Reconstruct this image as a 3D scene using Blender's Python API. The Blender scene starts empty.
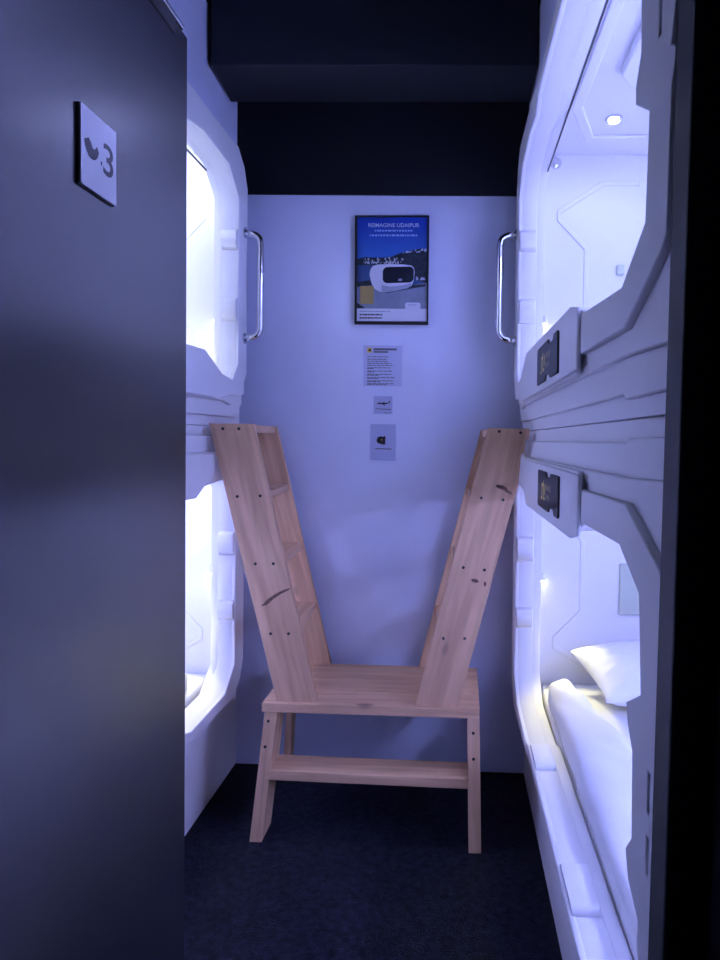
import bpy, bmesh, math, random
from mathutils import Vector, Matrix, noise
random.seed(7)
S = bpy.context.scene
C = S.collection
CAM_H = 1.45
SEAM = 1.486            # height of the joint between the stacked capsules
XR, XL = .235, -.90     # corridor faces of the right and left capsules

# ------------------------------------------------------------------ camera
def camera():
    yaw, pitch, roll = [math.radians(a) for a in (2.0, 2.5, 1.05)]
    f = Vector((-math.sin(yaw)*math.cos(pitch), math.cos(yaw)*math.cos(pitch), -math.sin(pitch)))
    r = Vector((math.cos(yaw), math.sin(yaw), 0))
    d = f.cross(r)
    r2 = r*math.cos(roll) - d*math.sin(roll)
    d2 = r*math.sin(roll) + d*math.cos(roll)
    cd = bpy.data.cameras.new('camera')
    cam = bpy.data.objects.new('camera', cd); C.objects.link(cam)
    m = Matrix((r2, -d2, -f)).transposed().to_4x4()
    m.translation = Vector((0, 0, CAM_H))
    cam.matrix_world = m
    cd.sensor_width = 36; cd.lens = 27
    y = Vector((0, 1, 0)); F = 720     # the corridor's vanishing point lies at (460, 440) in the picture
    cx = 460-F*y.dot(r2)/y.dot(f); cy = 440-F*y.dot(d2)/y.dot(f)
    cd.shift_x = -(cx-360)/960
    cd.shift_y = (cy-480)/960
    cd.clip_start = .02
    S.camera = cam
camera()

# ------------------------------------------------------------------ world, exposure
w = bpy.data.worlds.new('world'); S.world = w; w.use_nodes = True
w.node_tree.nodes['Background'].inputs[0].default_value = (.30, .38, 1, 1)
w.node_tree.nodes['Background'].inputs[1].default_value = .012
S.view_settings.view_transform = 'Standard'
S.view_settings.look = 'None'
S.view_settings.exposure = 0.86
S.view_settings.gamma = 1
S.view_settings.use_curve_mapping = False

COOL = (.33, .385, 1.0)      # ceiling light of the right capsules
PALE = (.36, .41, 1.0)
MILK = (.56, .63, 1.0)      # ceiling light of the upper left capsule      # ceiling light of the left capsules
WARM = (1.0, .95, .38)

# ------------------------------------------------------------------ materials
def mat(name, col, rough=.5, metal=0, bump=0, bscale=60, var=0, vscale=4, spec=.5, stretch=(1,1,1), emit=None, estr=0):
    m = bpy.data.materials.new(name); m.use_nodes = True
    nt = m.node_tree; b = nt.nodes['Principled BSDF']
    b.inputs['Base Color'].default_value = (*col, 1)
    b.inputs['Roughness'].default_value = rough
    b.inputs['Metallic'].default_value = metal
    b.inputs['Specular IOR Level'].default_value = spec
    if emit:
        b.inputs['Emission Color'].default_value = (*emit, 1); b.inputs['Emission Strength'].default_value = estr
    tc = nt.nodes.new('ShaderNodeTexCoord')
    mp = nt.nodes.new('ShaderNodeMapping'); mp.inputs['Scale'].default_value = stretch
    nt.links.new(tc.outputs['Object'], mp.inputs[0])
    if var:
        n = nt.nodes.new('ShaderNodeTexNoise'); n.inputs['Scale'].default_value = vscale; n.inputs['Detail'].default_value = 6
        nt.links.new(mp.outputs[0], n.inputs[0])
        r = nt.nodes.new('ShaderNodeValToRGB')
        r.color_ramp.elements[0].position = .3; r.color_ramp.elements[1].position = .7
        r.color_ramp.elements[0].color = (*[c*(1-var) for c in col], 1); r.color_ramp.elements[1].color = (*[min(1, c*(1+var)) for c in col], 1)
        nt.links.new(n.outputs[0], r.inputs[0]); nt.links.new(r.outputs[0], b.inputs['Base Color'])
    if bump:
        n2 = nt.nodes.new('ShaderNodeTexNoise'); n2.inputs['Scale'].default_value = bscale; n2.inputs['Detail'].default_value = 4
        nt.links.new(mp.outputs[0], n2.inputs[0])
        bp = nt.nodes.new('ShaderNodeBump'); bp.inputs['Strength'].default_value = bump; bp.inputs['Distance'].default_value = .01
        nt.links.new(n2.outputs[0], bp.inputs['Height']); nt.links.new(bp.outputs[0], b.inputs['Normal'])
    return m

def wood(name, c1, c2, ck):
    m = bpy.data.materials.new(name); m.use_nodes = True
    nt = m.node_tree; b = nt.nodes['Principled BSDF']; L = nt.links
    b.inputs['Roughness'].default_value = .55
    tc = nt.nodes.new('ShaderNodeTexCoord'); info = nt.nodes.new('ShaderNodeObjectInfo')
    off = nt.nodes.new('ShaderNodeVectorMath'); off.operation = 'ADD'
    comb = nt.nodes.new('ShaderNodeCombineXYZ')
    mul = nt.nodes.new('ShaderNodeMath'); mul.operation = 'MULTIPLY'; mul.inputs[1].default_value = 17.
    L.new(info.outputs['Random'], mul.inputs[0])
    for i in range(3): L.new(mul.outputs[0], comb.inputs[i])
    L.new(tc.outputs['Object'], off.inputs[0]); L.new(comb.outputs[0], off.inputs[1])
    mp = nt.nodes.new('ShaderNodeMapping'); mp.inputs['Scale'].default_value = (1.2, 14, 14)
    L.new(off.outputs[0], mp.inputs[0])
    n = nt.nodes.new('ShaderNodeTexNoise'); n.inputs['Scale'].default_value = 2.2; n.inputs['Detail'].default_value = 5; n.inputs['Distortion'].default_value = .6
    L.new(mp.outputs[0], n.inputs[0])
    r = nt.nodes.new('ShaderNodeValToRGB')
    r.color_ramp.elements[0].position = .32; r.color_ramp.elements[1].position = .68
    r.color_ramp.elements[0].color = (*c2, 1); r.color_ramp.elements[1].color = (*c1, 1)
    L.new(n.outputs[0], r.inputs[0])
    mp2 = nt.nodes.new('ShaderNodeMapping'); mp2.inputs['Scale'].default_value = (3.2, 7, 7)
    L.new(off.outputs[0], mp2.inputs[0])
    v = nt.nodes.new('ShaderNodeTexVoronoi'); v.inputs['Scale'].default_value = 1.0
    L.new(mp2.outputs[0], v.inputs['Vector'])
    r2 = nt.nodes.new('ShaderNodeValToRGB')
    r2.color_ramp.elements[0].position = .05; r2.color_ramp.elements[1].position = .13
    r2.color_ramp.elements[0].color = (1, 1, 1, 1); r2.color_ramp.elements[1].color = (0, 0, 0, 1)
    L.new(v.outputs['Distance'], r2.inputs[0])
    mx = nt.nodes.new('ShaderNodeMix'); mx.data_type = 'RGBA'
    L.new(r2.outputs[0], mx.inputs[0]); L.new(r.outputs[0], mx.inputs[6]); mx.inputs[7].default_value = (*ck, 1)
    L.new(mx.outputs[2], b.inputs['Base Color'])
    return m

M = {}
M['shell'] = mat('white capsule plastic', (.86, .86, .88), .52, spec=.35)
M['inner'] = mat('white capsule lining', (.85, .85, .87), .5, spec=.3)
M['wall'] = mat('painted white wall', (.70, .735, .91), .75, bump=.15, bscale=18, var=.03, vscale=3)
M['band'] = mat('dark navy paint', (.0042, .005, .009), .6, spec=.25)
M['beam'] = mat('dark beam paint', (.015, .0175, .024), .55, spec=.3)
M['carpet'] = mat('dark navy carpet', (.014, .015, .026), .95, bump=.9, bscale=160, var=.5, vscale=45, spec=.1)
M['door'] = mat('charcoal laminate', (.014, .015, .019), .25, var=.15, vscale=3, spec=.8, stretch=(1, 1, .5))
M['black'] = mat('black paint', (.004, .004, .005), .8, spec=.1)
M['jamb'] = mat('dark grey door frame', (.030, .034, .038), .6)
M['steel'] = mat('brushed steel', (.62, .63, .66), .25, 1)
M['chrome'] = mat('chrome', (.72, .73, .76), .08, 1)
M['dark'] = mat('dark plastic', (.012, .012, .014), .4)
M['plaque'] = mat('black plaque', (.014, .014, .018), .45)
M['gold'] = mat('gold print', (.80, .62, .12), .4)
M['goldtext'] = mat('pale gold print', (.30, .26, .14), .5)
M['sheet'] = mat('white bed linen', (.82, .82, .84), .85, bump=.25, bscale=22, spec=.1)
M['pine'] = wood('pine wood', (.80, .50, .29), (.58, .33, .19), (.24, .13, .08))
M['knot'] = mat('dark wood knot', (.16, .075, .045), .6, var=.5, vscale=90)
M['hole'] = mat('dark screw head', (.015, .012, .012), .6)
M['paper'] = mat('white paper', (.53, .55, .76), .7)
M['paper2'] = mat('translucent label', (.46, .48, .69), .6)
M['ink'] = mat('black ink', (.012, .012, .016), .6)
M['greyink'] = mat('grey ink', (.13, .13, .17), .6)
M['signwhite'] = mat('white sign plastic', (.80, .80, .84), .4)
M['signgrey'] = mat('dark grey print', (.06, .06, .07), .5)
M['panel'] = mat('grey green panel', (.50, .55, .44), .4)
M['lens'] = mat('lit lamp lens', (1, 1, 1), .4, emit=(1, .97, .8), estr=14)
FILL_STRIPS = {k: mat('added fill strip', (1, 1, 1), .4, emit=c, estr=e) for k, c, e in (((1, True), COOL, 52), ((1, False), COOL, 90), ((-1, True), MILK, 48), ((-1, False), PALE, 175))}  # glow of the added, unseen strips that brighten corridor and wall
M['warmled'] = mat('lit warm lamp', (1, 1, 1), .4, emit=WARM, estr=8)
# poster inks
M['p_skyhi'] = mat('print deep blue', (.010, .055, .36), .35)
M['p_skylo'] = mat('print mid blue', (.04, .15, .50), .35)
M['p_lake'] = mat('print lake blue', (.035, .08, .20), .35)
M['p_hill'] = mat('print dark hill', (.022, .032, .045), .35, var=.6, vscale=60)
M['p_town'] = mat('print white town', (.52, .52, .58), .35)
M['p_ground'] = mat('print grey ground', (.22, .26, .34), .35, var=.12, vscale=20)
M['p_white'] = mat('print white', (.66, .66, .74), .35)
M['p_text'] = mat('print pale blue', (.38, .48, .80), .35)
M['p_shade'] = mat('print grey', (.34, .37, .48), .35)
M['p_glass'] = mat('print dark window', (.012, .016, .028), .3)
M['p_gold'] = mat('print gold', (.36, .26, .09), .4)

# sky print fades from deep to paler blue towards the hills, as the picture itself does
def sky_print():
    m = M['p_skyhi']; nt = m.node_tree; b = nt.nodes['Principled BSDF']
    g = nt.nodes.new('ShaderNodeNewGeometry'); s = nt.nodes.new('ShaderNodeSeparateXYZ')
    mr = nt.nodes.new('ShaderNodeMapRange'); mr.inputs[1].default_value = 2.36; mr.inputs[2].default_value = 2.20
    rp = nt.nodes.new('ShaderNodeValToRGB')
    rp.color_ramp.elements[0].color = (.008, .045, .34, 1); rp.color_ramp.elements[1].color = (.045, .15, .46, 1)
    nt.links.new(g.outputs['Position'], s.inputs[0]); nt.links.new(s.outputs[2], mr.inputs[0])
    nt.links.new(mr.outputs[0], rp.inputs[0]); nt.links.new(rp.outputs[0], b.inputs['Base Color'])
sky_print()

# ------------------------------------------------------------------ mesh helpers
def tag(o, label=None, cat=None, group=None, kind=None):
    if label: o['label'] = label
    if cat: o['category'] = cat
    if group: o['group'] = group
    if kind: o['kind'] = kind
    return o

def empty(name, loc, label, cat, group=None):
    o = bpy.data.objects.new(name, None); C.objects.link(o); o.location = loc
    o.empty_display_size = .1
    return tag(o, label, cat, group)

def world_off(parent):
    v = Vector((0, 0, 0))
    while parent: v += parent.location; parent = parent.parent
    return v

def build(name, bm, mats, parent=None, frame=None, smooth=False, recalc=True):
    """world-space bmesh -> one object; frame = rotation (3x3) of the object's own axes, origin = centre"""
    if recalc: bmesh.ops.recalc_face_normals(bm, faces=bm.faces[:])
    me = bpy.data.meshes.new(name)
    xs = [v.co for v in bm.verts]
    lo = Vector([min(c[i] for c in xs) for i in range(3)]); hi = Vector([max(c[i] for c in xs) for i in range(3)])
    o0 = (lo+hi)/2
    if parent is None: o0.z = lo.z
    R = (frame or Matrix.Identity(3)).to_4x4()
    W = Matrix.Translation(o0) @ R
    bm.transform(W.inverted())
    bm.to_mesh(me); bm.free()
    for m in (mats if isinstance(mats, (list, tuple)) else [mats]): me.materials.append(m)
    if smooth:
        for p in me.polygons: p.use_smooth = True
    o = bpy.data.objects.new(name, me); C.objects.link(o)
    if parent:
        o.parent = parent
        W = W.copy(); W.translation = o0 - world_off(parent)
    o.matrix_basis = W
    return o

def merge(dst, src, mi=0):
    for f in src.faces: f.material_index = mi
    me = bpy.data.meshes.new('tmp'); src.to_mesh(me); src.free()
    n = len(dst.faces); dst.from_mesh(me); bpy.data.meshes.remove(me)
    return dst

def box(dst, x0, x1, y0, y1, z0, z1, bev=0, mi=0, seg=2):
    b = bmesh.new(); bmesh.ops.create_cube(b, size=1)
    for v in b.verts:
        v.co = Vector(((x0+x1)/2+v.co.x*(x1-x0), (y0+y1)/2+v.co.y*(y1-y0), (z0+z1)/2+v.co.z*(z1-z0)))
    if bev: bmesh.ops.bevel(b, geom=b.edges[:], offset=bev, segments=seg, affect='EDGES', profile=.5)
    return merge(dst, b, mi)

def hexa(dst, pts, bev=0, mi=0):
    """8 points: bottom ring 4, top ring 4"""
    b = bmesh.new(); v = [b.verts.new(p) for p in pts]
    for f in ((0,1,2,3), (4,5,6,7), (0,1,5,4), (1,2,6,5), (2,3,7,6), (3,0,4,7)): b.faces.new([v[i] for i in f])
    bmesh.ops.recalc_face_normals(b, faces=b.faces[:])
    if bev: bmesh.ops.bevel(b, geom=b.edges[:], offset=bev, segments=2, affect='EDGES', profile=.5)
    return merge(dst, b, mi)

def plate(dst, loops, c0, c1, fn, bev=0, mi=0):
    """2D outline(s) with holes in (a,b), extruded c0..c1, mapped by fn(a,b,c)"""
    cu = bpy.data.curves.new('tmpc', 'CURVE'); cu.dimensions = '2D'; cu.fill_mode = 'BOTH'
    for lp in loops:
        s = cu.splines.new('POLY'); s.points.add(len(lp)-1)
        for p, q in zip(s.points, lp): p.co = (q[0], q[1], 0, 1)
        s.use_cyclic_u = True
    t = abs(c1-c0)
    cu.bevel_depth = bev; cu.offset = -bev; cu.bevel_resolution = 1
    cu.extrude = max(t/2-bev, 1e-5)
    ob = bpy.data.objects.new('tmpo', cu)
    me = ob.to_mesh()
    b = bmesh.new(); b.from_mesh(me); ob.to_mesh_clear()
    bpy.data.objects.remove(ob); bpy.data.curves.remove(cu)
    bmesh.ops.remove_doubles(b, verts=b.verts[:], dist=1e-6)
    mid = (c0+c1)/2
    for v in b.verts: v.co = Vector(fn(v.co.x, v.co.y, mid+v.co.z))
    bmesh.ops.recalc_face_normals(b, faces=b.faces[:])
    return merge(dst, b, mi)

def text_flat(dst, txt, fn, cx, cy, width, mi, layer, bold=0.0, height=None):
    cu = bpy.data.curves.new('tmpt', 'FONT'); cu.body = txt; cu.offset = bold; cu.size = 1
    ob = bpy.data.objects.new('tmpo', cu); me = ob.to_mesh()
    b = bmesh.new(); b.from_mesh(me); ob.to_mesh_clear()
    bpy.data.objects.remove(ob); bpy.data.curves.remove(cu)
    x0 = min(v.co.x for v in b.verts); x1 = max(v.co.x for v in b.verts)
    y0 = min(v.co.y for v in b.verts); y1 = max(v.co.y for v in b.verts)
    k = width/(x1-x0); ky = (height/(y1-y0)) if height else k
    for v in b.verts: v.co = Vector(fn(cx+(v.co.x-(x0+x1)/2)*k, cy+(v.co.y-(y0+y1)/2)*ky, layer))
    return merge(dst, b, mi)

def flat(dst, pts, fn, mi, layer):
    b = bmesh.new(); f = b.faces.new([b.verts.new(fn(p[0], p[1], layer)) for p in pts])
    bmesh.ops.triangulate(b, faces=b.faces[:])
    return merge(dst, b, mi)

def rect(x0, x1, y0, y1): return [(x0, y0), (x1, y0), (x1, y1), (x0, y1)]

def rrect(x0, x1, y0, y1, r, n=6):
    out = []
    for cx, cy, a in ((x1-r, y1-r, 0), (x0+r, y1-r, 90), (x0+r, y0+r, 180), (x1-r, y0+r, 270)):
        for i in range(n+1):
            t = math.radians(a+90*i/n); out.append((cx+r*math.cos(t), cy+r*math.sin(t)))
    return out

def tube(dst, path, r, n=14, mi=0):
    b = bmesh.new(); rings = []
    P = [Vector(p) for p in path]
    up = Vector((0, 1, .013)).normalized()
    for i, p in enumerate(P):
        d = (P[min(i+1, len(P)-1)]-P[max(i-1, 0)]).normalized()
        s = d.cross(up).normalized(); t = s.cross(d)
        rings.append([b.verts.new(p+(s*math.cos(a)+t*math.sin(a))*r) for a in [2*math.pi*k/n for k in range(n)]])
    for a, c in zip(rings, rings[1:]):
        for k in range(n): b.faces.new((a[k], a[(k+1) % n], c[(k+1) % n], c[k]))
    b.faces.new(rings[0]); b.faces.new(rings[-1])
    bmesh.ops.recalc_face_normals(b, faces=b.faces[:])
    return merge(dst, b, mi)

def disc(dst, c, axis, r, h, n=20, mi=0, r2=None):
    b = bmesh.new()
    bmesh.ops.create_cone(b, cap_ends=True, segments=n, radius1=r, radius2=r if r2 is None else r2, depth=h)
    q = Vector((0, 0, 1)).rotation_difference(Vector(axis)).to_matrix().to_4x4()
    b.transform(Matrix.Translation(c) @ q)
    return merge(dst, b, mi)

def fillet(path, r, n=6):
    P = [Vector(p) for p in path]; out = [P[0]]
    for a, p, c in zip(P, P[1:], P[2:]):
        d1 = (a-p).normalized(); d2 = (c-p).normalized()
        ang = d1.angle(d2); t = min(r/math.tan(ang/2), (a-p).length*.49, (c-p).length*.49)
        s, e = p+d1*t, p+d2*t
        for i in range(n+1):
            k = i/n; out.append((s*(1-k)+p*k)*(1-k)+(p*(1-k)+e*k)*k)
    out.append(P[-1]); return out

def struct(name, bm, m, smooth=False): return tag(build(name, bm, m), kind='structure')

# ------------------------------------------------------------------ room shell
YB = 3.10
b = bmesh.new(); box(b, -2.1, 1.5, -.9, 3.2, -.05, 0); struct('floor', b, M['carpet'])
b = bmesh.new(); box(b, -2.1, 1.5, .42, 3.2, 3.06, 3.12); struct('ceiling', b, M['beam'])
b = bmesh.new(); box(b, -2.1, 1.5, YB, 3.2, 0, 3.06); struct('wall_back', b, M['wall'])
b = bmesh.new(); box(b, -2.1, 1.5, YB-.012, YB, 2.482, 3.06); tag(build('trim_1', b, M['band']), kind='structure')
b = bmesh.new(); hexa(b, [(-.950, 2.70, 2.822), (.256, 2.70, 2.822), (.256, 2.995, 2.822), (-.970, 2.995, 2.822), (-.950, 2.70, 3.06), (.256, 2.70, 3.06), (.256, 2.995, 3.06), (-.970, 2.995, 3.06)], .003); tag(build('ceiling_beam', b, M['beam']), kind='structure')
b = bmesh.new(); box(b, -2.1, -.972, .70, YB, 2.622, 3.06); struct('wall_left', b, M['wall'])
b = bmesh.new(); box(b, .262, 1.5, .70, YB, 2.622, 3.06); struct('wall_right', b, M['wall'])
b = bmesh.new(); box(b, -2.1, -2.0, .70, YB, 0, 2.622); struct('wall_left_outer', b, M['wall'])
b = bmesh.new(); box(b, 1.4, 1.5, .70, YB, 0, 2.622); struct('wall_right_outer', b, M['wall'])
b = bmesh.new()
box(b, .232, 1.5, .42, .70, 0, 3.06); box(b, -2.1, -.50, .42, .70, 0, 3.06); box(b, -.50, .232, .42, .70, 2.13, 3.06)
struct('wall_front', b, M['black'])
b = bmesh.new(); box(b, .199, .231, .660, .712, 0, 2.12, .003); struct('door_frame', b, M['jamb'])

# door leaf, swung into the room, with its steel top rail
b = bmesh.new(); box(b, -.475, -.43, .50, 1.118, .006, 2.058, .0015)
door = tag(build('door_1', b, M['door']), kind='structure')
door['label'] = 'charcoal laminate door leaf standing open at the left'
b = bmesh.new(); box(b, -.470, -.4265, .50, 1.098, 2.0585, 2.065, .001)
build('top_rail', b, M['steel'], door)
b = bmesh.new(); box(b, -.4298, -.4275, .50, 1.066, 2.036, 2.056, .0005)  # dark strip along the door face, just below the rail
build('dark_strip', b, M['dark'], door)

# ------------------------------------------------------------------ sleeping capsules
# outlines in (y, w): y along the corridor, w = distance from the seam between the two storeys
OUT = [(.82, .0008), (3.0, .0008), (3.0, .985), (2.975, 1.03), (2.93, 1.09), (2.87, 1.121), (2.33, 1.121), (2.10, 1.075), (1.30, 1.065), (.95, 1.115), (.82, 1.0)]
OPEN = [(2.855, 0.250), (2.785, 0.182), (2.660, 0.195), (2.480, 0.262), (1.560, 0.247), (1.475, 0.228), (1.360, 0.206), (1.075, 0.189),
        (0.950, 0.246), (0.941, 0.380), (1.012, 0.420), (1.014, 0.444), (0.989, 0.478), (0.995, 0.592), (0.977, 0.622), (0.962, 0.652), (0.923, 0.672),
        (0.904, 0.712), (0.899, 0.892), (0.977, 0.982), (2.240, 1.010), (2.300, 0.972), (2.460, 0.995), (2.730, 0.985), (2.855, 0.900)]
OPEN_LOW = [(2.855, 0.250), (2.785, 0.200), (2.660, 0.205), (2.340, 0.228), (1.473, 0.219), (1.380, 0.195), (1.088, 0.191), (0.966, 0.241), (0.948, 0.369),
        (1.023, 0.406), (1.012, 0.434), (0.984, 0.461), (0.978, 0.579), (1.010, 0.611), (0.992, 0.646), (0.938, 0.669), (0.932, 0.729), (0.936, 0.929),
        (1.040, 1.009), (1.450, 1.020), (2.300, 1.020), (2.380, 1.045), (2.730, 1.042), (2.855, 0.960)]
RIM = [(2.62, .096), (1.47, .096), (1.452, .100), (1.447, .132), (1.055, .126), (.875, .19), (.852, .205), (.846, .365), (.832, .395), (.832, .405), (.852, .418),
       (.842, .44), (.832, .46), (.832, .80), (.85, .95), (.97, 1.06), (2.26, 1.045), (2.36, 1.075), (2.84, 1.095), (2.92, 1.045), (2.965, .97), (2.965, .22), (2.88, .125), (2.75, .12)]
SLOTS = [rect(.893, .905, .452, .505), rect(.893, .905, .535, .585)]

def grow(lp, d, cy=1.9, cw=.62):
    out = []
    n = len(lp)
    area = sum(lp[i][0]*lp[(i+1) % n][1]-lp[(i+1) % n][0]*lp[i][1] for i in range(n))
    sg = 1 if area > 0 else -1
    for i in range(n):
        a, p, c = Vector(lp[i-1]), Vector(lp[i]), Vector(lp[(i+1) % n])
        e1 = (p-a).normalized(); e2 = (c-p).normalized()
        n1 = Vector((e1.y, -e1.x))*sg; n2 = Vector((e2.y, -e2.x))*sg
        k = (n1+n2)
        k = k/max(k.dot(n1), .4)
        out.append((p.x+k.x*d, p.y+k.y*d))
    return out

def capsule(side, upper, label, light_col, light_w):
    low = not upper
    op = OPEN_LOW if low else OPEN
    X = lambda u: XR+u if side > 0 else XL-u
    Z = lambda w_: SEAM+w_ if upper else SEAM-w_
    fn = lambda y, w_, u: (X(u), y, Z(w_))
    zb = .002 if low else Z(.0008)
    t = empty('sleeping_capsule', (X(.4), 1.9, zb), label, 'capsule bed', 'stacked sleeping capsules')
    def bx(dst, y0, y1, w0, w1, u0, u1, bev=0, mi=0):
        xa, xb = sorted((X(u0), X(u1))); za, zb_ = sorted((Z(w0), Z(w1)))
        return box(dst, xa, xb, y0, y1, za, zb_, bev, mi)
    # front frame: stepped plates around the opening
    b = bmesh.new()
    hole = grow(op, .004)
    plate(b, [OUT, hole], .038, .100, fn, .001)
    o1 = [(.82, .030), (1.15, .030), (1.16, .038), (2.90, .038), (2.985, .10), (2.985, .98), (2.955, 1.03), (2.915, 1.085), (2.86, 1.114), (2.335, 1.114), (2.105, 1.068), (1.30, 1.058), (.95, 1.108), (.824, .99)]
    plate(b, [o1, hole], .024, .040, fn, .003)
    o2 = [(.822, .082), (1.12, .092), (2.72, .096), (2.80, .085), (2.975, .14), (2.975, .975), (2.94, 1.03), (2.90, 1.08), (2.85, 1.106), (2.34, 1.106), (2.11, 1.06), (1.30, 1.050), (.95, 1.10), (.828, .985)]
    plate(b, [o2, hole], .011, .026, fn, .003)
    build('front_frame', b, M['shell'], t)
    b = bmesh.new()
    plate(b, [RIM, op] + SLOTS, -.002, .013, fn, .003)
    plate(b, [grow(op, .012), grow(op, .0006)], .002, .070, fn, .003)
    # relief blocks along the far jamb and along the sill
    for w0, w1 in ((.715, .765), (.435, .500)):
        pr = [(2.862, w0-.020), (2.862, w1+.020), (2.832, w1), (2.832, w0)]
        plate(b, [pr], .004, .066, fn, .001)
    if low:
        for y0, y1 in ((2.16, 2.25), (1.50, 1.60)):
            plate(b, [[(y0-.05, 1.026), (y1+.05, 1.026), (y1+.03, 1.008), (y0-.012, 1.008)]], .004, .066, fn, .002)
    build('opening_rim', b, M['shell'], t)
    b = bmesh.new()
    plate(b, [[(2.56, .10), (2.60, .135), (2.54, .185), (2.40, .250), (1.50, .238), (1.41, .222), (1.41, .102)]], -.010, -.001, fn, .003)
    build('sign_pad', b, M['shell'], t)
    # name plaque with gold emblem and two lines of lettering
    b = bmesh.new()
    pl = [(2.215, .138), (2.04, .138), (2.02, .150), (1.95, .150), (1.93, .138), (1.79, .138), (1.79, .228), (1.80, .234), (1.86, .234), (1.88, .222), (1.96, .222), (1.98, .236), (2.205, .236), (2.215, .228)]
    pl = [(y*.915, q-.021) for y, q in pl]
    plate(b, [pl], -.015, -.009, fn, .001)
    np_ = build('name_plate', b, M['plaque'], t)
    e = -1 if side > 0 else 1
    b = bmesh.new(); b2 = bmesh.new()
    lay = -.0154
    flipw = 1 if upper else -1
    wc = .166
    def W_(dw): return wc + dw*flipw
    def strip(dst, y0, y1, d0, d1): flat(dst, rect(y0, y1, W_(d0), W_(d1)), fn, 0, lay)
    yl = 1.925 if side > 0 else 1.73            # the emblem reads first from the corridor
    for k in range(3):
        strip(b, yl+e*.0-.006+e*.030*k, yl+.006+e*.030*k, -.026+.008*k, .018+.008*(k % 2))
    strip(b, min(yl, yl+e*.03), max(yl, yl+e*.03), .010, .018)
    strip(b, min(yl+e*.03, yl+e*.06), max(yl+e*.03, yl+e*.06), -.024, -.016)
    strip(b, min(yl-e*.02, yl), max(yl-e*.02, yl), -.026, -.018)
    build('emblem', b, M['gold'], np_, recalc=False)
    for r_, (d0, d1) in enumerate(((.004, .018), (-.018, -.006))):
        q = yl+e*.085
        for k in range(4 if r_ == 0 else 3):
            a = q+e*.022*k; strip(b2, min(a, a+e*.015), max(a, a+e*.015), d0, d1)
    build('lettering', b2, M['goldtext'], np_, recalc=False)
    # shell of the sleeping space
    U0, U1, Y0, Y1, W0, W1 = .1005, 1.04, .86, 2.93, .035, 1.098
    b = bmesh.new()
    bx(b, Y1, Y1+.02, W0-.02, W1+.02, U0, U1+.02)
    bx(b, Y0-.02, Y0, W0-.02, W1+.02, U0, U1+.02)
    bx(b, Y0, Y1, W0-.02, W1+.02, U1, U1+.02)
    bx(b, Y0, Y1, W1, W1+.02, U0, U1)
    bx(b, Y0, Y1, W0-.02, W0, U0, U1)
    build('shell', b, M['inner'], t)
    # raised moulding on the end wall: a ridge with a splayed lobe at its outer end
    def ridge(pts, wd=.009, out=.006):
        b = bmesh.new()
        lp = []; n = len(pts)
        for s_ in (1, -1):
            rng = range(n) if s_ > 0 else range(n-1, -1, -1)
            for i in rng:
                p = Vector(pts[i]); a = Vector(pts[max(i-1, 0)]); c = Vector(pts[min(i+1, n-1)])
                d = (c-a).normalized(); q = p+Vector((-d.y, d.x))*wd*s_
                lp.append((q.x, q.y))
        plate(b, [lp], Y1-out, Y1+.001, lambda u, w_, y: (X(u), y, Z(w_)), .002)
        return b
    b = ridge([(.48, .985), (.335, .985), (.165, .875), (.165, .845), (.275, .73), (.275, .44), (.20, .37), (.20, .33), (.30, .26), (.60, .26)])
    build('end_moulding', b, M['inner'], t)
    # ceiling or upper lining with tray, light and added fill strips
    wt = W1 if upper else W0
    dn = -1 if upper else 1           # direction into the capsule, in w
    fc = lambda u, y, c: (X(u), y, Z(wt+dn*c))
    b = bmesh.new()
    ring = [(.150, 1.25), (.142, 2.50), (.235, 2.77), (.75, 2.77), (.84, 2.50), (.84, 1.25), (.75, 1.05), (.235, 1.05)]
    plate(b, [ring, grow(ring, -.035)], 0, .014, fc, .004)
    inner = grow(ring, -.055)
    plate(b, [[(.25, 1.75), (.25, 2.25), (.30, 2.33), (.42, 2.38), (.66, 2.38), (.66, 1.75)]], 0, .03, fc, .008)
    plate(b, [[(.25, 1.35), (.25, 1.62), (.66, 1.62), (.66, 1.35)]], 0, .03, fc, .008)
    build('ceiling_tray', b, M['inner'], t)
    dl = Vector(fc(.305, 2.60, .004)); ax = (0, 0, -1)
    b = bmesh.new(); disc(b, dl, ax, .030, .008, 28)
    d = build('downlight', b, M['steel'], t)
    b = bmesh.new(); disc(b, dl-Vector((0, 0, .006)), ax, .019, .006, 28)
    build('lens', b, M['lens'], d)
    for w0, w1 in (((.080, .110), (1.035, 1.062)) if upper else ((.080, .110),)):     # added glowing strips, unseen behind the front frame, to brighten the corridor
        b = bmesh.new(); bx(b, *((.90, 1.60) if side > 0 else (1.9, 2.8)), w0, w1, .1008, .1045)
        build('added_fill_strip', b, FILL_STRIPS[(side, upper)], t)
    for w0, w1 in (((W1-.034, W1-.014), (W0+.02, W0+.04)) if upper else ((W0+.014, W0+.034),)) if side > 0 else ():      # and more added ones along the rear edges, out of view
        b = bmesh.new(); bx(b, .90, 2.00, w0, w1, U1-.012, U1-.0005)
        build('added_fill_strip', b, FILL_STRIPS[(side, upper)], t)
    b = bmesh.new()
    if upper:
        bx(b, 1.02, 2.80, .970, .976, .094, .0985)
        build('curtain_rail', b, M['dark'], t)
    # lights of those lamps
    def lamp(kind, name, loc, energy, col, parent, rot=None, **k):
        ld = bpy.data.lights.new(name, kind); ld.energy = energy; ld.color = col
        for a, v in k.items(): setattr(ld, a, v)
        lo = bpy.data.objects.new(name, ld); C.objects.link(lo)
        lo.parent = parent; lo.location = Vector(loc)-world_off(parent)
        if rot: lo.rotation_euler = rot
        return lo
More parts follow.
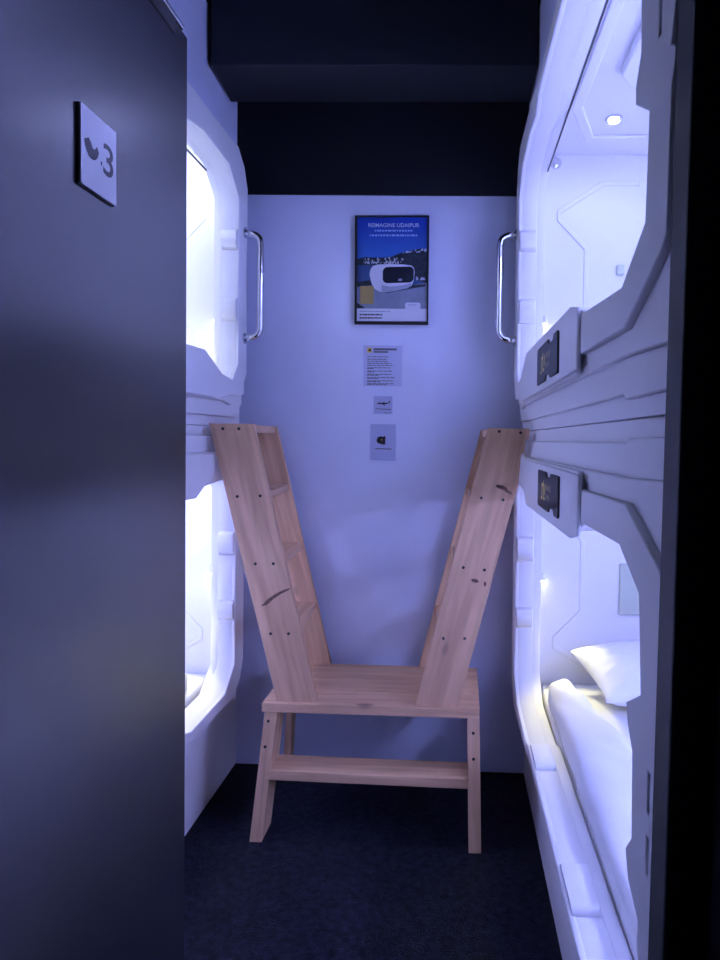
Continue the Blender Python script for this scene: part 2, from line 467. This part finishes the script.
    lamp('SPOT', 'ceiling_light', dl-Vector((0, 0, .014)), light_w, light_col, t, spot_size=math.radians(165), spot_blend=.5, shadow_soft_size=.03)
    # warm reading lamp on the inner side of the far jamb
    zl = .90 if low else 1.93
    b = bmesh.new(); disc(b, (X(.113), 2.906, zl), (0, 0, -1), .010, .03, 16); rl = build('reading_lamp', b, M['signwhite'], t)
    b = bmesh.new(); disc(b, (X(.113), 2.906, zl-.0165), (0, 0, -1), .008, .003, 16); build('lens', b, M['warmled'], rl)
    lamp('SPOT', 'reading_light', (X(.113), 2.900, zl-.022), 7 if low else 4, WARM, t, rot=(math.radians(-37), math.radians(-6*side), 0), spot_size=math.radians(70), spot_blend=.6, shadow_soft_size=.03)
    # chrome hook peg on the end wall
    b = bmesh.new()
    zk = 2.55 if upper else Z(.30)
    if upper:
        disc(b, (X(.148), Y1-.004, zk), (0, -1, 0), .022, .008, 20); disc(b, (X(.148), Y1-.018, zk), (0, -1, 0), .012, .024, 20)
        build('hook', b, M['chrome'], t, smooth=False)
        # grab bar at the far edge of the opening
        b = bmesh.new()
        z0, z1 = 1.848, 2.272
        xo = X(-.068); xi = X(.002); yb = 2.925
        pth = fillet([(xi, yb, z1), (xo, yb, z1-.012), (xo, yb, z0+.012), (xi, yb, z0)], .05, 8)
        tube(b, pth, .014, 16)
        gb = build('grab_bar', b, M['chrome'], t, smooth=True)
        for z in (z0, z1):
            b = bmesh.new(); disc(b, (X(-.004), yb, z), (1, 0, 0), .022, .006, 24)
            build('bar_flange', b, M['steel'], gb)
    else:
        bm_ = bmesh.new()      # plinth under the lower capsule
        box(bm_, *sorted((X(.068), X(.10))), .82, 3.098, 0.002 if side < 0 else -.004, Z(1.10), .002)
        build('plinth', bm_, M['shell'], t)
    if side > 0 and low:
        b = bmesh.new()
        xa = X(.425); box(b, xa, xa+.20, Y1-.014, Y1, .748, .955, .004); build('control_panel', b, M['panel'], t)
    if side > 0 and upper:
        b = bmesh.new()
        box(b, X(.395), X(.425), Y1-.02, Y1, 2.11, 2.15, .006); build('wall_switch', b, M['panel'], t)
    if side > 0:      # the right-hand stack stands a hair out of true
        t.rotation_euler = (0, -.009, .008); t.location.x += -.007 if upper else .013; t.location.z += .006
    else: t.location.x += .010 if upper else .004
    return t

capsule(1, True, 'upper right sleeping capsule with chrome grab bar, above the one whose bed shows', COOL, 3)
capsule(1, False, 'lower right sleeping capsule with bed and pillow seen through its opening', COOL, 3)
capsule(-1, True, 'upper left sleeping capsule with chrome grab bar, half hidden behind the open door', MILK, 3)
capsule(-1, False, 'lower left sleeping capsule, nearly hidden by the open door and the ladder', PALE, 4)

# ------------------------------------------------------------------ bedding
def soft_box(name, x0, x1, y0, y1, z0, z1, rad, amp, seed, label, cat, n=(22, 60, 5), flare=0, wr=0):
    b = bmesh.new()
    nx, ny, nz = n
    bmesh.ops.create_cube(b, size=1)
    bmesh.ops.subdivide_edges(b, edges=[e for e in b.edges if abs(e.verts[0].co.x-e.verts[1].co.x) > .5], cuts=nx, use_grid_fill=True)
    bmesh.ops.subdivide_edges(b, edges=[e for e in b.edges if abs(e.verts[0].co.y-e.verts[1].co.y) > .5], cuts=ny, use_grid_fill=True)
    bmesh.ops.subdivide_edges(b, edges=[e for e in b.edges if abs(e.verts[0].co.z-e.verts[1].co.z) > .5], cuts=nz, use_grid_fill=True)
    for v in b.verts:
        p = Vector(((x0+x1)/2+v.co.x*(x1-x0), (y0+y1)/2+v.co.y*(y1-y0), (z0+z1)/2+v.co.z*(z1-z0)))
        lo = Vector((x0+rad, y0+rad, z0)); hi = Vector((x1-rad, y1-rad, z1-rad))
        q = Vector([min(max(p[i], lo[i]), hi[i]) for i in range(3)])
        d = p-q
        if d.length > 1e-6:
            m = max(abs(d.x), abs(d.y), abs(d.z)); p = q+d.normalized()*min(rad, m)
        if amp and p.z > z0+.004:
            f = noise.noise(Vector((p.x*9+seed, p.y*3, p.z*6)))+.5*noise.noise(Vector((p.x*20, p.y*9+seed, p.z*10)))
            p.z += amp*f*min(1, (p.z-z0)/(z1-z0))
            p.x += amp*.6*noise.noise(Vector((p.y*7, p.z*12+seed, 3)))
        if wr and p.z > z0+.01: p.z += wr*(abs(noise.noise(Vector((p.x*13, p.y*4.2, seed))))-.25)+wr*.5*noise.noise(Vector((p.x*24+p.y*5, p.y*3, seed)))
        if flare: p.x += flare*(y1-p.y)*(p.x-x0)/(x1-x0)
        v.co = p
    o = build(name, b, M['sheet'], smooth=True)
    return tag(o, label, cat)

ZM = .42
FL = SEAM-1.098   # floor of the lower capsules
soft_box('mattress', .345, 1.26, .90, 2.905, FL, .478, .03, 0, 1, 'white mattress on the floor of the lower right capsule', 'mattress', (8, 16, 3))
soft_box('duvet', .348, .435, .98, 2.70, .480, .565, .036, .012, 5, 'white duvet folded lengthwise along the front of the lower right bed', 'duvet', flare=.16, wr=.02)
soft_box('mattress', -1.93, -1.01, .90, 2.905, FL, .478, .03, 0, 1, 'white mattress in the lower left capsule, mostly behind the door', 'mattress', (8, 16, 3))
soft_box('duvet', -1.30, -1.017, .98, 2.70, .480, .565, .045, .012, 9, 'white folded duvet seen at the door edge in the lower left capsule', 'duvet')
FU = SEAM+.035
soft_box('mattress', -1.93, -1.01, .90, 2.905, FU+.001, FU+.09, .03, 0, 1, 'white mattress in the upper left capsule, under the pillow by the door', 'mattress', (8, 16, 3))

def pillow(loc, L, Wd, T, rot, label):
    b = bmesh.new()
    n = 44; vs = {}
    for s in (1, -1):
        for i in range(n+1):
            for j in range(n+1):
                a = -1+2*i/n; c = -1+2*j/n
                edge = max(abs(a), abs(c))
                if s < 0 and edge > .999: vs[(s, i, j)] = vs[(1, i, j)]; continue
                th = ((1-a**2)*(1-c**2))**.52
                pin = 1-.10*(abs(a)**3)*(1-abs(c)**2)*0
                x = a*L/2*(1-.09*(1-c*c) if abs(a) > .0 else 1)*1.0
                y = c*Wd/2*(1-.09*(1-a*a))
                x = a*L/2*(1-.10*(1-c*c)); y = c*Wd/2*(1-.10*(1-a*a))
                wr = .014*noise.noise(Vector((x*12, y*12, s*3.1)))+.012*edge**2*noise.noise(Vector((math.atan2(y, x)*9, edge*3, s*7)))+.004*noise.noise(Vector((x*40, y*22, s*7)))
                z = s*T/2*th + wr*(1-edge**6)*(.5 if edge < .5 else 1.2)
                vs[(s, i, j)] = b.verts.new((x, y, z))
    for s in (1, -1):
        for i in range(n):
            for j in range(n):
                q = [vs[(s, i, j)], vs[(s, i+1, j)], vs[(s, i+1, j+1)], vs[(s, i, j+1)]]
                try: b.faces.new(q)
                except ValueError: pass
    R = Matrix.Rotation(rot[2], 4, 'Z') @ Matrix.Rotation(rot[1], 4, 'Y') @ Matrix.Rotation(rot[0], 4, 'X')
    b.transform(R)
    zmin = min(v.co.z for v in b.verts)
    b.transform(Matrix.Translation((loc[0], loc[1], loc[2]-zmin)))
    return tag(build('pillow', b, M['sheet'], smooth=True), label, 'pillow')

pillow((.755, 2.70, .484), .56, .36, .21, (math.radians(13), 0, math.radians(13)), 'white pillow propped at the end wall of the lower right bed')
pillow((-1.40, 2.68, FU+.094), .60, .40, .15, (math.radians(14), 0, 0), 'white pillow glimpsed past the door in the upper left capsule')

# ------------------------------------------------------------------ step stool and ladders
def board(name, pts8, ax, parent, bev=.002):
    """pts8 as for hexa; ax = grain direction"""
    b = bmesh.new(); hexa(b, pts8, bev)
    a = Vector(ax).normalized(); t = Vector((0, 1, 0)) if abs(a.y) < .9 else Vector((0, 0, 1))
    c = a.cross(t).normalized(); d = c.cross(a)
    return build(name, b, M['pine'], parent, Matrix((a, d, c)).transposed())

def prism_y(quad, y0, y1):   # quad (x,z) x4 -> 8 points
    return [(x, y0, z) for x, z in quad]+[(x, y1, z) for x, z in quad]

stool = empty('step_stool', (-.30, 2.73, 0), 'pine step stool with plank top standing against the back wall', 'step stool')
for y0, y1 in ((2.558, 2.715), (2.718, 2.875), (2.878, 3.036)):
    board('top_plank', prism_y([(-.702, .447), (.091, .447), (.091, .4805), (-.702, .4805)], y0, y1), (1, 0, 0), stool)
def leg(xb, xt, yb, yt, dp):      # a board leaning from yt under the planks to yb on the floor
    q = [(xb[0], yb, .001), (xb[1], yb, .001), (xb[1], yb+dp, .001), (xb[0], yb+dp, .001),
         (xt[0], yt, .4465), (xt[1], yt, .4465), (xt[1], yt+dp, .4465), (xt[0], yt+dp, .4465)]
    board('leg', q, (xt[0]-xb[0], yt-yb, .4455), stool)
leg((-.724, -.680), (-.692, -.646), 2.488, 2.562, .130)
leg((.059, .103), (.046, .091), 2.470, 2.562, .130)
leg((-.724, -.696), (-.698, -.670), 2.965, 2.945, .070)
leg((.075, .103), (.062, .091), 2.965, 2.945, .070)
board('step', [(-.676, 2.520, .214), (.056, 2.516, .208), (.056, 2.655, .208), (-.676, 2.655, .214),
               (-.672, 2.520, .249), (.055, 2.516, .243), (.055, 2.655, .243), (-.672, 2.655, .249)], (1, 0, 0), stool)
def screw(x, y, z, parent, r=.0055):
    b = bmesh.new(); disc(b, (x, y, z), (0, -1, 0), r, .003, 12)
    return build('screw', b, M['hole'], parent)
for x, z, y in ((-.677, .415, 2.5565), (-.684, .326, 2.5415), (.0685, .397, 2.551), (.071, .310, 2.533)): screw(x, y, z, stool)

def oval(x, z, a, b, r):
    return [(x+a*math.cos(t)*math.cos(r)-b*math.sin(t)*math.sin(r), z+a*math.cos(t)*math.sin(r)+b*math.sin(t)*math.cos(r)) for t in [2*math.pi*k/16*(1+.02*math.sin(k*5)) for k in range(16)]]

def ladder(label, q, kick, screws, tz, cut=None, knots=()):
    """q: front stringer corners (x,z): bottom outer, bottom inner, top inner, top outer"""
    cx = (q[0][0]+q[1][0])/2
    t = empty('ladder', (cx, 2.81, .480), label, 'ladder', 'leaning pine ladders')
    ax = (q[3][0]-q[0][0], 0, q[3][1]-q[0][1])
    y0, y1, y2, y3 = 2.575, 2.603, 3.02, 3.046
    def stringer(pts, ya, yb):
        b = bmesh.new(); plate(b, [pts], ya, yb, lambda x, z, y: (x, y, z), .0015)
        a = Vector(ax).normalized(); c = a.cross(Vector((0, 1, 0))).normalized()
        return build('stringer', b, M['pine'], t, Matrix((a, c.cross(a), c)).transposed())
    o = q[:3]+cut+q[3:] if cut else q
    if cut: o = q[:3]+cut
    stringer(o, y0, y1)
    stringer([(x+kick, z) for x, z in o], y2, y3)
    for z in tz:
        k = (z-q[0][1])/(q[3][1]-q[0][1])
        a = q[0][0]+(q[3][0]-q[0][0])*k; c = q[1][0]+(q[2][0]-q[1][0])*k
        lo, hi = sorted((a, c)); lo += .006; hi -= .026 if cut else .004
        pts = [(lo, y1+.0005, z-.028), (hi, y1+.0005, z-.028), (hi+kick, y2-.0005, z-.028), (lo+kick, y2-.0005, z-.028),
               (lo, y1+.0005, z), (hi, y1+.0005, z), (hi+kick, y2-.0005, z), (lo+kick, y2-.0005, z)]
        board('tread', pts, (0, 1, 0), t)
    for x, z in screws: screw(x, y0-.0005, z, t)
    fk = lambda x, z, l: (x, y0-l, z)
    for pts in knots:
        b = bmesh.new(); flat(b, pts, fk, 0, .0004); build('knot', b, M['knot'], t, recalc=False)
    return t
ladder('pine ladder leaning left towards the capsules by the door',
       [(-.651, .481), (-.503, .481), (-.747, 1.494), (-.908, 1.494)], -.030,
       [(-.802, 1.231), (-.718, 1.235), (-.734, .987), (-.668, .989), (-.676, .732), (-.610, .734), (-.856, 1.475), (-.798, 1.476)],
       (1.492, 1.250, 1.003, .750), knots=[[(-.712, .832), (-.690, .857), (-.660, .879), (-.630, .894), (-.604, .903), (-.612, .893), (-.641, .878), (-.668, .858), (-.692, .836)]])
ladder('pine ladder leaning right towards the capsules with the black plaques',
       [(.012, .481), (-.145, .481), (.099, 1.494), (.262, 1.494)], -.012,
       [(.139, 1.483), (.215, 1.480), (.08, 1.244), (.158, 1.239), (.021, .992), (.097, .985), (-.046, .732), (.031, .734)],
       (1.492, 1.250, 1.003, .750), [(.246, 1.494), (.246, 1.462), (.232, 1.452), (.230, 1.412), (.218, 1.400), (.212, 1.300)],
       knots=[oval(.152, 1.283, .022, .007, -.3), oval(.176, 1.268, .016, .005, -.5), oval(.064, .945, .014, .007, -.2), oval(.100, .934, .005, .009, 0)])

# ------------------------------------------------------------------ poster and notices on the back wall
def wall_fn(cx, cz, y, tilt):
    c, s = math.cos(tilt), math.sin(tilt)
    return lambda a, e, l: (cx+a*c-e*s, y-l, cz+a*s+e*c)

def poster():
    cx, cz = -.304, 2.165; hw, hh = .157, .228
    fn = wall_fn(cx, cz, YB, math.radians(.4))
    t = empty('framed_poster', (cx, YB-.01, cz-hh), 'blue poster in a thin black frame hung high on the back wall', 'poster')
    b = bmesh.new()
    plate(b, [rect(-hw, hw, -hh, hh), rect(-hw+.009, hw-.006, -hh+.012, hh-.006)], .001, .024, fn, .001)
    plate(b, [rect(-hw+.004, hw-.004, -hh+.004, hh-.004)], .001, .012, fn)
    build('frame', b, M['dark'], t)
    mats = [M[k] for k in ('p_skyhi', 'p_skylo', 'p_lake', 'p_hill', 'p_town', 'p_ground', 'p_white', 'p_text', 'p_shade', 'p_glass', 'p_gold', 'ink')]
    b = bmesh.new()
    L = .0125; e = .0003
    # picture coordinates: from the photo crop 65..630 x, 65..890 y
    px = lambda x: -hw+.009+(x-65)/(630-65)*(2*hw-.015)
    py = lambda y: hh-.006-(y-65)/(890-65)*(2*hh-.018)
    R = lambda x0, x1, y0, y1: rect(px(x0), px(x1), py(y1), py(y0))
    PT = lambda pts: [(px(x), py(y)) for x, y in pts]
    flat(b, R(65, 630, 65, 430), fn, 0, L)
    flat(b, R(65, 630, 425, 620), fn, 2, L+e*.5)
    flat(b, PT([(65, 395), (130, 378), (230, 392), (330, 385), (400, 350), (450, 335), (520, 320), (575, 308), (630, 312), (630, 585), (560, 560), (430, 470), (350, 440), (65, 440)]), fn, 3, L+e)
    for i in range(60):
        x = random.uniform(110, 430); y = 428-random.random()**2*42; s = random.uniform(5, 13)
        flat(b, R(x, x+s, y-s*.9, y+s*.5), fn, 4, L+e*2+i*1e-6)
    for i in range(26):
        x = random.uniform(430, 620); y = 352-(x-430)*.17+random.uniform(-10, 8); s = random.uniform(5, 14)
        flat(b, R(x, x+s, y-s*.7, y+s*.4), fn, 4, L+e*2+i*1e-6)
    for i in range(16):
        x = random.uniform(530, 620); y = 548+random.uniform(-14, 8); s = random.uniform(5, 14)
        flat(b, R(x, x+s, y-s*.5, y+s*.4), fn, 4, L+e*2+i*1e-6)
    flat(b, PT([(65, 575), (180, 560), (180, 620), (65, 620)]), fn, 3, L+e*2)
    flat(b, PT([(65, 612), (200, 600), (480, 600), (630, 580), (630, 800), (65, 800)]), fn, 5, L+e*2)
    flat(b, PT([(65, 740), (120, 775), (120, 800), (65, 800)]), fn, 3, L+e*3)
    flat(b, PT([(240, 655), (300, 664), (500, 628), (615, 608), (615, 592), (500, 596), (250, 645)]), fn, 3, L+e*3)
    # white pod house
    pod = [(165, 520), (170, 480), (190, 450), (225, 438), (330, 432), (440, 436), (500, 444), (522, 462), (528, 500), (522, 560), (505, 605), (470, 625), (380, 645), (300, 658), (250, 655), (205, 628), (180, 580)]
    flat(b, PT(pod), fn, 6, L+e*4)
    flat(b, PT([(265, 600), (330, 612), (440, 600), (505, 582), (505, 605), (470, 625), (380, 645), (300, 658), (262, 650)]), fn, 8, L+e*5)
    win = [(px(0)*0+a, c) for a, c in rrect(px(272), px(522), py(586), py(458), (px(522)-px(272))*.15)]
    win = [(a, c+(.004*(a-px(272))/(px(522)-px(272)))) for a, c in win]
    flat(b, win, fn, 9, L+e*6)
    flat(b, R(398, 428, 550, 566), fn, 8, L+e*7)
    flat(b, R(90, 200, 608, 750), fn, 10, L+e*6)
    flat(b, R(65, 630, 787, 890), fn, 6, L+e*5)
    flat(b, rrect(px(455), px(578), py(885), py(738), .008), fn, 6, L+e*6)
    text_flat(b, 'REIMAGINE UDAIPUR', fn, px(358), py(126), px(563)-px(152), 6, L+e*3, .01)
    def scribble(x0, x1, y, h, mi, gap=7):
        x = x0
        while x < x1:
            wd = random.uniform(8, 30); flat(b, R(x, min(x+wd, x1), y-h/2, y+h/2), fn, mi, L+e*7.5); x += wd+gap
    scribble(205, 515, 170, 13, 7); scribble(165, 550, 207, 13, 7)
    scribble(88, 335, 810, 9, 8, 3); scribble(88, 272, 836, 11, 11, 3); scribble(88, 270, 862, 11, 11, 3); scribble(478, 548, 757, 9, 8, 4)
    build('poster_print', b, mats, t, recalc=False)
poster()

def notice(name, cx, cz, hw, hh, label, draw, base='paper'):
    fn = wall_fn(cx, cz, YB, math.radians(.3))
    t = empty(name, (cx, YB-.002, cz-hh), label, 'notice')
    b = bmesh.new(); plate(b, [rect(-hw, hw, -hh, hh)], .0005, .0025, fn); build('sheet', b, M[base], t)
    b = bmesh.new(); draw(b, fn, hw, hh); build('print', b, [M['ink'], M['greyink'], M['gold']], t, recalc=False)

def draw_rules(b, fn, hw, hh):
    L = .0029; W2 = 2*hw; H2 = 2*hh
    q = lambda x0, x1, y0, y1, mi: flat(b, rect(-hw+x0*W2, -hw+x1*W2, hh-y1*H2, hh-y0*H2), fn, mi, L+random.random()*1e-4)
    q(.10, .21, .06, .18, 2); q(.13, .19, .09, .15, 0)
    q(.26, .86, .07, .12, 1); q(.26, .64, .14, .18, 1)
    for i, (y, x1) in enumerate(((.28, .66), (.34, .60), (.39, .64), (.44, .72), (.49, .78), (.55, .70), (.57, .26), (.63, .74), (.655, .28), (.71, .72), (.735, .40), (.79, .82), (.815, .40), (.87, .78), (.895, .44), (.94, .80), (.965, .62))):
        x = .10
        while x < x1:
            wd = random.uniform(.05, .14); q(x, min(x+wd, x1), y-.010, y+.010, 1); x += wd+.018
notice('rules_notice', -.338, 1.762, .083, .087, 'printed text notice with a gold square, just under the poster', draw_rules)

def draw_plane(b, fn, hw, hh):
    L = .0029
    k = lambda pts: [(x*hw, y*hh) for x, y in pts]
    flat(b, k([(-.66, .20), (-.58, .12), (.36, .10), (.52, .18), (.66, .46), (.76, .50), (.72, .22), (.60, .22), (.46, .26), (-.50, .27)]), fn, 0, L)
    flat(b, k([(-.05, .12), (.16, .12), (.22, -.04), (.10, -.04)]), fn, 0, L+.0001)
    flat(b, k([(-.02, .24), (.10, .24), (.18, .38), (.12, .38)]), fn, 0, L+.0001)
    flat(b, k([(-.78, -.38), (.86, -.44), (.86, -.54), (-.78, -.46)]), fn, 1, L)
    flat(b, k([(.1, -.84), (.86, -.86), (.86, -.92), (.1, -.90)]), fn, 1, L)
notice('aeroplane_label', -.334, 1.594, .040, .038, 'small square label with an aeroplane outline, between two larger notices', draw_plane, 'paper2')

def draw_bag(b, fn, hw, hh):
    L = .0029
    k = lambda pts: [(x*hw, y*hh) for x, y in pts]
    flat(b, k([(-.50, .10), (-.42, .28), (-.18, .34), (.0, .30), (.14, .36), (.20, .32), (.18, -.10), (.10, -.14), (-.36, -.06), (-.46, .0)]), fn, 0, L)
    flat(b, k([(-.14, .17), (-.06, .18), (-.06, .10), (-.12, .10)]), fn, 2, L+.0002)
    flat(b, k([(-.60, -.33), (.68, -.34), (.68, -.40), (-.60, -.38)]), fn, 1, L)
notice('luggage_label', -.332, 1.434, .055, .078, 'pale label with a solid black bag shape, lowest on the back wall', draw_bag, 'paper2')

# ------------------------------------------------------------------ room number sign on the door
def door_sign():
    y0, y1, z0, z1 = .797, .879, 1.728, 1.816
    t = empty('door_sign', (-.428, (y0+y1)/2, z0), 'small square white room number sign on the open charcoal door', 'sign')
    fn = lambda a, e, l: (-.4298+l, y0+(a+.5)*(y1-y0), z0+(e+.5)*(z1-z0))
    b = bmesh.new(); plate(b, [rect(-.52, .49, -.52, .49)], 0, .0022, fn); build('backing', b, M['dark'], t)
    b = bmesh.new(); plate(b, [rect(-.5, .5, -.5, .5)], .0024, .0042, fn); build('panel', b, M['signwhite'], t)
    b = bmesh.new(); L = .0045
    out = []
    for i in range(15):
        a = math.radians(180+168*i/14); out.append((-.215+.20*math.cos(a), .075+.19*math.sin(a)))
    inn = []
    for i in range(9):
        a = math.radians(345-150*i/8); inn.append((-.165+.07*math.cos(a), .10+.07*math.sin(a)))
    flat(b, out+[(-.075, .09)]+inn+[(-.30, .13)], fn, 0, L)
    build('emblem', b, M['signgrey'], t, recalc=False)
    b = bmesh.new()
    flat(b, rect(.03, .07, -.10, -.05), fn, 0, L)
    text_flat(b, '3', fn, .25, .02, .30, 0, L, .01, .42)
    build('room_number', b, M['signgrey'], t, recalc=False)
door_sign()
